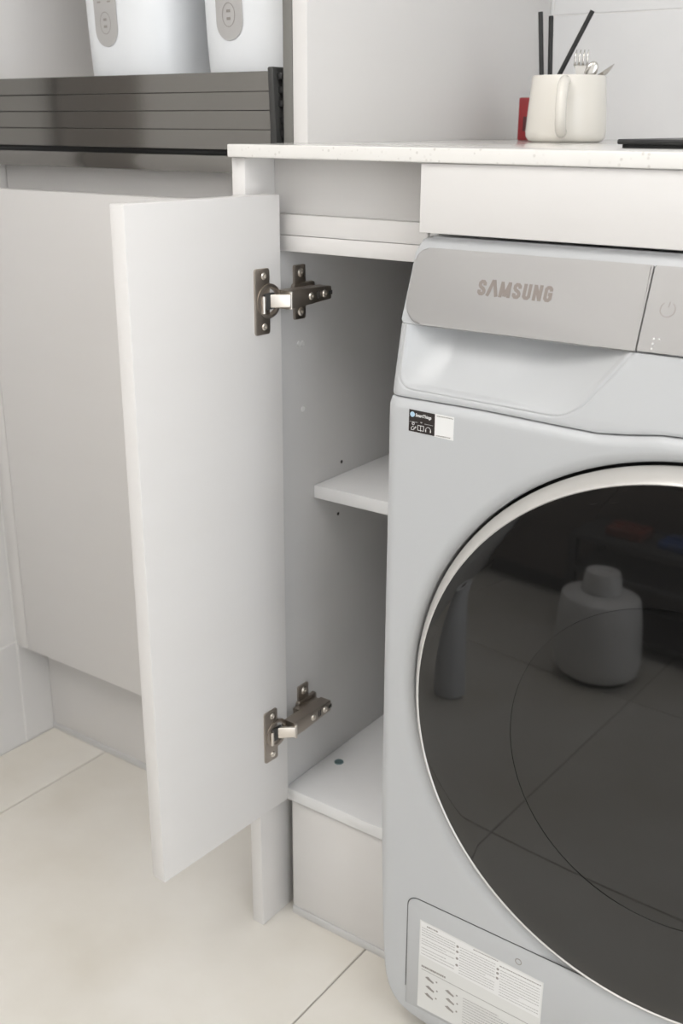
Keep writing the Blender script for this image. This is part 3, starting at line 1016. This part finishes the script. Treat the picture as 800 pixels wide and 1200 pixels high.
straw_spec = [(at_mug(-0.0275, 0.010, 0.01), at_mug(-0.0390, 0.1465, -0.004), 'thin black straw standing nearest the cabinet side in the mug'),
              (at_mug(-0.0200, 0.010, 0.0), at_mug(-0.0264, 0.1425, -0.010), 'thin black straw standing upright between two others in the mug'),
              (at_mug(-0.0395, 0.020, -0.004), at_mug(0.0215, 0.1465, 0.004), 'thin black straw leaning across the cutlery in the mug')]
for p0, p1, lab in straw_spec:
    bm = bmesh.new()
    q0 = p0
    d = (p1 - p0)
    pts = [p0 + d * t for t in (0, 0.25, 0.5, 0.75, 1.0)]
    bm_tube(bm, pts, 0.0029, 12, closed_ends=False)
    bm_tube(bm, [pts[-1], pts[-1] - d * 0.1], 0.0020, 12, closed_ends=True)
    bmesh.ops.recalc_face_normals(bm, faces=bm.faces)
    tag(from_bm('drinking_straw', bm, BLACKP, None, 50), lab, 'straw', 'black straws in the mug')


def sheet(name, outline_pts, axis_pt, ux, uy, thick, material, parent=None, bend=0.0):
    fr_ = frame_from(axis_pt, ux, uy)
    bm = bmesh.new()
    bm_prism(bm, outline_pts, thick, fr_, bev=thick * 0.3, seg=1)
    bmesh.ops.recalc_face_normals(bm, faces=bm.faces)
    return from_bm(name, bm, material, parent, 40)


# fork
fk = thing('fork', 'steel fork standing tines up in the cream mug', 'fork', loc=at_mug(0.008, 0.012))
fup = Vector((0, 0, 1)) + sd * 0.06
FL = 0.072
handle_pts = [(-0.0035, 0.0), (0.0035, 0.0), (0.0030, FL - 0.012), (0.0045, FL - 0.004), (0.0085, FL + 0.004), (-0.0085, FL + 0.004), (-0.0045, FL - 0.004), (-0.0030, FL - 0.012)]
sheet('handle', handle_pts, Vector((0, 0, 0)), sd, fup, 0.0022, STEEL, fk)
for k in range(4):
    x0 = -0.0085 + k * 0.0047
    p = [Vector((0, 0, 0)) + sd * (x0 + 0.0015) + fup * (FL + 0.003) + vdir * 0.001,
         sd * (x0 + 0.0012) + fup * (FL + 0.012) + vdir * 0.004,
         sd * (x0 + 0.0016) + fup * (FL + 0.0205) + vdir * -0.001]
    tube('tine', p, [0.0016, 0.0014, 0.0006], STEEL, fk, 8)
# spoon leaning to the right
sp_ = thing('spoon', 'small steel spoon leaning over the rim of the cream mug', 'spoon', loc=at_mug(0.006, 0.012, -0.012))
sdv = (sd * 0.30 + Vector((0, 0, 1)) * 0.85).normalized()
snv = sdv.cross(vdir).normalized()
tube('handle', [Vector((0, 0, 0)), sdv * 0.035, sdv * 0.068], [0.0018, 0.0018, 0.0024], STEEL, sp_, 8)
bm = bmesh.new()
NB, NA = 8, 16
rows = []
c0 = sdv * 0.064
ax_s = (sd * 0.75 + Vector((0, 0, 1)) * 0.50).normalized()
cr_s = vdir
nn_s = ax_s.cross(cr_s).normalized()
if nn_s.z < 0:
    nn_s = -nn_s
for i in range(NA + 1):
    t = i / NA
    w_ = 0.0085 * math.sin(math.pi * min(1, t * 0.93 + 0.07)) ** 0.7
    rows.append([bm.verts.new(c0 + ax_s * (t * 0.030) + cr_s * (w_ * (j / NB * 2 - 1)) - nn_s * (0.005 * math.sin(math.pi * t) * (1 - (j / NB * 2 - 1) ** 2))) for j in range(NB + 1)])
for a, b in zip(rows[:-1], rows[1:]):
    for j in range(NB):
        bm.faces.new((a[j], a[j + 1], b[j + 1], b[j]))
bmesh.ops.recalc_face_normals(bm, faces=bm.faces)
gm = bmesh.ops.solidify(bm, geom=bm.faces[:], thickness=0.0009)
from_bm('bowl', bm, STEEL, sp_, 60)
# second little spoon, short, between the two
s2 = thing('teaspoon', 'small steel teaspoon tilted behind the fork in the cream mug', 'spoon', loc=at_mug(0.004, 0.012, -0.022))
d2 = (sd * 0.30 + Vector((0, 0, 1))).normalized()
tube('handle', [Vector((0, 0, 0)), d2 * 0.035, d2 * 0.062], [0.0016, 0.0016, 0.0022], STEEL, s2, 8)
bm = bmesh.new()
bmesh.ops.create_uvsphere(bm, u_segments=16, v_segments=10, radius=1.0)
bmesh.ops.transform(bm, matrix=Matrix.Translation(d2 * 0.072) @ frame_from((0, 0, 0), sd, d2) @ Matrix.Diagonal((0.0085, 0.0125, 0.0025, 1)), verts=bm.verts)
from_bm('bowl', bm, STEEL, s2, 60)

# red box between mug and cabinet side
rb = thing('red_box', 'small glossy dark red box standing behind the mug against the tall cabinet', 'box', loc=(-0.6865, 1.405, TOP))
bm = bmesh.new()
bm_box(bm, -0.024, 0.024, -0.016, 0.016, 0, 0.054, 0.002, 2, Matrix.Rotation(R(12), 4, 'Z'))
bmesh.ops.recalc_face_normals(bm, faces=bm.faces)
from_bm('carton', bm, RED, rb, 40)
bm = bmesh.new()
bm_box(bm, -0.017, 0.017, -0.0165, -0.0158, 0.012, 0.030, 0, 1, Matrix.Rotation(R(12), 4, 'Z'))
from_bm('label_patch', bm, mat('dark_red_print', (0.08, 0.015, 0.02), 0.4, bump=(300, 0.02)), rb)

# black cooktop plate
ck = thing('induction_plate', 'flat black portable hob plate lying on the countertop', 'hob', loc=(-0.27, 1.12, TOP))
box('top_plate', -0.1385, 0.1385, -0.120, 0.120, 0.0032, 0.0078, BLACKP, ck, bev=0.0016, seg=3)
box('underside', -0.1345, 0.1345, -0.116, 0.116, 0.0, 0.0032, DARK, ck, bev=0.0005)

# ------------------------------------------------------------------ white appliances in the niche
SH = 1.034


def superell(a, b, n_, e):
    pts = []
    for k in range(n_):
        t = 2 * math.pi * k / n_
        c_, s_ = math.cos(t), math.sin(t)
        pts.append((a * math.copysign(abs(c_) ** (2 / e), c_), b * math.copysign(abs(s_) ** (2 / e), s_)))
    return pts


def appliance(cx, cy, lab):
    ap = thing('white_appliance', lab, 'appliance', 'white appliances in the niche', (cx, cy, SH))
    bm = bmesh.new()
    prof_ = [(0.80, 0.0), (0.875, 0.003), (0.915, 0.012), (0.94, 0.03), (0.965, 0.07), (0.99, 0.13), (1.0, 0.20), (0.995, 0.26), (0.97, 0.285), (0.90, 0.297), (0.6, 0.30)]
    rings_ = []
    for s_, z in prof_:
        rings_.append([bm.verts.new((p[0] * s_, p[1] * s_, z)) for p in superell(0.081, 0.081, 64, 3.0)])
    for a, b in zip(rings_[:-1], rings_[1:]):
        for k in range(64):
            bm.faces.new((a[k], a[(k + 1) % 64], b[(k + 1) % 64], b[k]))
    bm.faces.new(rings_[0][::-1])
    bm.faces.new(rings_[-1])
    bmesh.ops.recalc_face_normals(bm, faces=bm.faces)
    from_bm('housing', bm, WPLAS, ap, 50)
    # capsule-shaped touch strip wrapped on the housing front
    bm = bmesh.new()

    def wrap(u_, z, out):
        s_ = 0.96
        for (sa, za), (sb, zb_) in zip(prof_[:-1], prof_[1:]):
            if za <= z <= zb_:
                s_ = sa + (sb - sa) * (z - za) / (zb_ - za)
        a_ = 0.081 * s_
        y = -a_ * (1 - min(1, abs(u_) / a_) ** 3.0) ** (1 / 3.0)
        return Vector((u_, y - out, z))
    uc, hw = -0.012, 0.0205
    zs_, z1_ = 0.056, 0.25
    rows_ = []
    for i in range(40):
        z = zs_ + (z1_ - zs_) * (i / 39.0) ** 1.5
        dz = min(z - zs_, z1_ - z)
        w_ = hw * math.sqrt(max(0.0, 1 - max(0.0, 1 - dz / hw) ** 2)) + 0.0003
        rows_.append([bm.verts.new(wrap(uc + w_ * (j / 6 - 1), z, 0.0008)) for j in range(13)])
    for a, b in zip(rows_[:-1], rows_[1:]):
        for j in range(12):
            bm.faces.new((a[j], a[j + 1], b[j + 1], b[j]))
    bmesh.ops.recalc_face_normals(bm, faces=bm.faces)
    cp_ = from_bm('touch_strip', bm, GCAP, ap, 60)
    # key ring, key glyph and marks
    bm = bmesh.new()
    P = lambda u_, z: wrap(u_, z, 0.0013)

    def poly(pts_, closed=False, wd=0.0009):
        n_ = len(pts_)
        for i in range(n_ if closed else n_ - 1):
            (ua, za), (ub, zb_) = pts_[i], pts_[(i + 1) % n_]
            d_ = Vector((ub - ua, zb_ - za)).normalized()
            nx_, nz_ = -d_.y * wd / 2, d_.x * wd / 2
            bm.faces.new([bm.verts.new(P(ua + nx_, za + nz_)), bm.verts.new(P(ub + nx_, zb_ + nz_)), bm.verts.new(P(ub - nx_, zb_ - nz_)), bm.verts.new(P(ua - nx_, za - nz_))])
    kz = 0.083
    poly([(uc + 0.0095 * math.cos(R(15 * k)), kz + 0.0125 * math.sin(R(15 * k))) for k in range(24)], True, 0.0008)
    poly([(uc - 0.003, kz + 0.004), (uc + 0.003, kz + 0.004)], wd=0.003)
    poly([(uc - 0.003, kz - 0.004), (uc + 0.003, kz - 0.004)], wd=0.003)
    poly([(uc - 0.012, kz + 0.024), (uc - 0.006, kz + 0.024)], wd=0.0018)
    poly([(uc + 0.006, kz + 0.024), (uc + 0.012, kz + 0.024)], wd=0.0018)
    from_bm('touch_marks', bm, PRINT, cp_)
    return ap


appliance(-1.087, 1.102, 'white rounded appliance with grey touch strip, beside the inner left cabinet wall')
appliance(-0.884, 1.102, 'white rounded appliance with grey touch strip, beside the grey niche lining')

# ------------------------------------------------------------------ things across the room, seen only as reflections in the door glass
bn = thing('floor_canister', 'grey-white tapered canister with narrow neck standing on the floor tiles', 'canister', loc=(-0.745, -0.22, 0))
lathe('body', [(0.0, 0.012), (0.085, 0.012), (0.100, 0.022), (0.107, 0.055), (0.100, 0.16), (0.094, 0.204), (0.090, 0.209), (0.048, 0.218), (0.0, 0.222)], GREYBIN, bn, None, 40, 50, cap=False)
lathe('neck', [(0.048, 0.220), (0.044, 0.255), (0.040, 0.268), (0.034, 0.270), (0.020, 0.268), (0.018, 0.262), (0.0, 0.262)], GREYBIN, bn, None, 32, 50, cap=False)
lathe('foot_ring', [(0.0, 0.0), (0.080, 0.0), (0.082, 0.012), (0.0, 0.012)], BLACKP, bn, None, 32, 50, cap=False)
tb = thing('paper_roll', 'tall slim grey roll standing upright on the floor tiles', 'roll', loc=(-0.955, 0.12, 0))
lathe('roll', [(0.010, 0.002), (0.036, 0.0), (0.041, 0.004), (0.041, 0.275), (0.038, 0.279), (0.016, 0.279), (0.0145, 0.05), (0.010, 0.05)], mat('roll_grey', (0.72, 0.73, 0.75), 0.5, bump=(300, 0.03)), tb, None, 32, 50, cap=True)
lathe('core', [(0.0125, 0.03), (0.0140, 0.274), (0.0105, 0.274), (0.0100, 0.03)], mat('core_brown', (0.30, 0.26, 0.23), 0.7, bump=(300, 0.03)), tb, None, 24, 50, cap=False)

rk = thing('storage_rack', 'low black two-tier storage rack in front of the brown sideboard', 'rack', loc=(-0.60, -0.50, 0))
for (x, y) in ((-0.31, 0.10), (0.41, 0.10), (-0.31, -0.09), (0.41, -0.09)):
    box('post', x - 0.011, x + 0.011, y - 0.011, y + 0.011, 0.0, 0.285, RACK, rk)
for z in (0.035, 0.185, 0.275):
    box('shelf', -0.32, 0.42, -0.10, 0.11, z, z + 0.014, mat('rack_shelf', (0.06, 0.06, 0.06), 0.5, bump=(300, 0.02)), rk)
packs = [(-0.74, -0.40, 0.10, 0.028, (0.22, 0.05, 0.03), 'dark red flat pack lying on the black rack'),
         (-0.60, -0.40, 0.09, 0.022, (0.04, 0.10, 0.30), 'blue flat pack lying on the black rack'),
         (-0.47, -0.40, 0.10, 0.030, (0.32, 0.03, 0.04), 'bright red flat pack lying on the black rack'),
         (-0.34, -0.40, 0.08, 0.05, (0.45, 0.40, 0.05), 'yellow pouch standing on the black rack')]
for (x, y, w_, h_, c_, lab) in packs:
    p_ = thing('food_pack', lab, 'pack', 'packs on the rack', (x - 0.05, y - 0.08, 0.289))
    m_ = mat('pack_' + lab.split()[0] + lab.split()[1], c_, 0.35, noise=(30, 2, 0.5, tuple(v * 0.5 for v in c_)))
    bm = bmesh.new()
    bm_box(bm, -w_ / 2, w_ / 2, -0.05, 0.05, 0, h_, h_ * 0.3, 3, Matrix.Rotation(R(random.uniform(-12, 12)), 4, 'Z'))
    bmesh.ops.recalc_face_normals(bm, faces=bm.faces)
    from_bm('pouch', bm, m_, p_, 50)
    box('seal_strip', -w_ / 2 + 0.004, w_ / 2 - 0.004, -0.006, 0.006, h_ - 0.001, h_ + 0.004, m_, p_, bev=0.0005)

sb = thing('sideboard', 'long low dark brown sideboard behind the black storage rack', 'sideboard', loc=(-0.55, -0.82, 0))
BRN = mat('sideboard_brown', (0.115, 0.09, 0.075), 0.5, noise=((3, 3, 30), 4, 0.6, (0.08, 0.062, 0.05)))
box('carcass', -0.80, 0.80, -0.31, 0.18, 0.06, 0.62, BRN, sb, bev=0.002)
box('top', -0.81, 0.81, -0.315, 0.20, 0.62, 0.645, BRN, sb, bev=0.002)
box('base', -0.78, 0.78, -0.19, 0.15, 0.0, 0.06, DARK, sb)
for k in range(4):
    d_ = box('door', -0.797 + 0.399 * k, -0.401 + 0.399 * k, 0.18, 0.196, 0.065, 0.615, BRN, sb, bev=0.002)
    tube('knob', [(-0.44 + 0.399 * k if k % 2 == 0 else -0.76 + 0.399 * k, 0.195, 0.40), (-0.44 + 0.399 * k if k % 2 == 0 else -0.76 + 0.399 * k, 0.215, 0.40)], 0.008, STEEL, d_, 12)
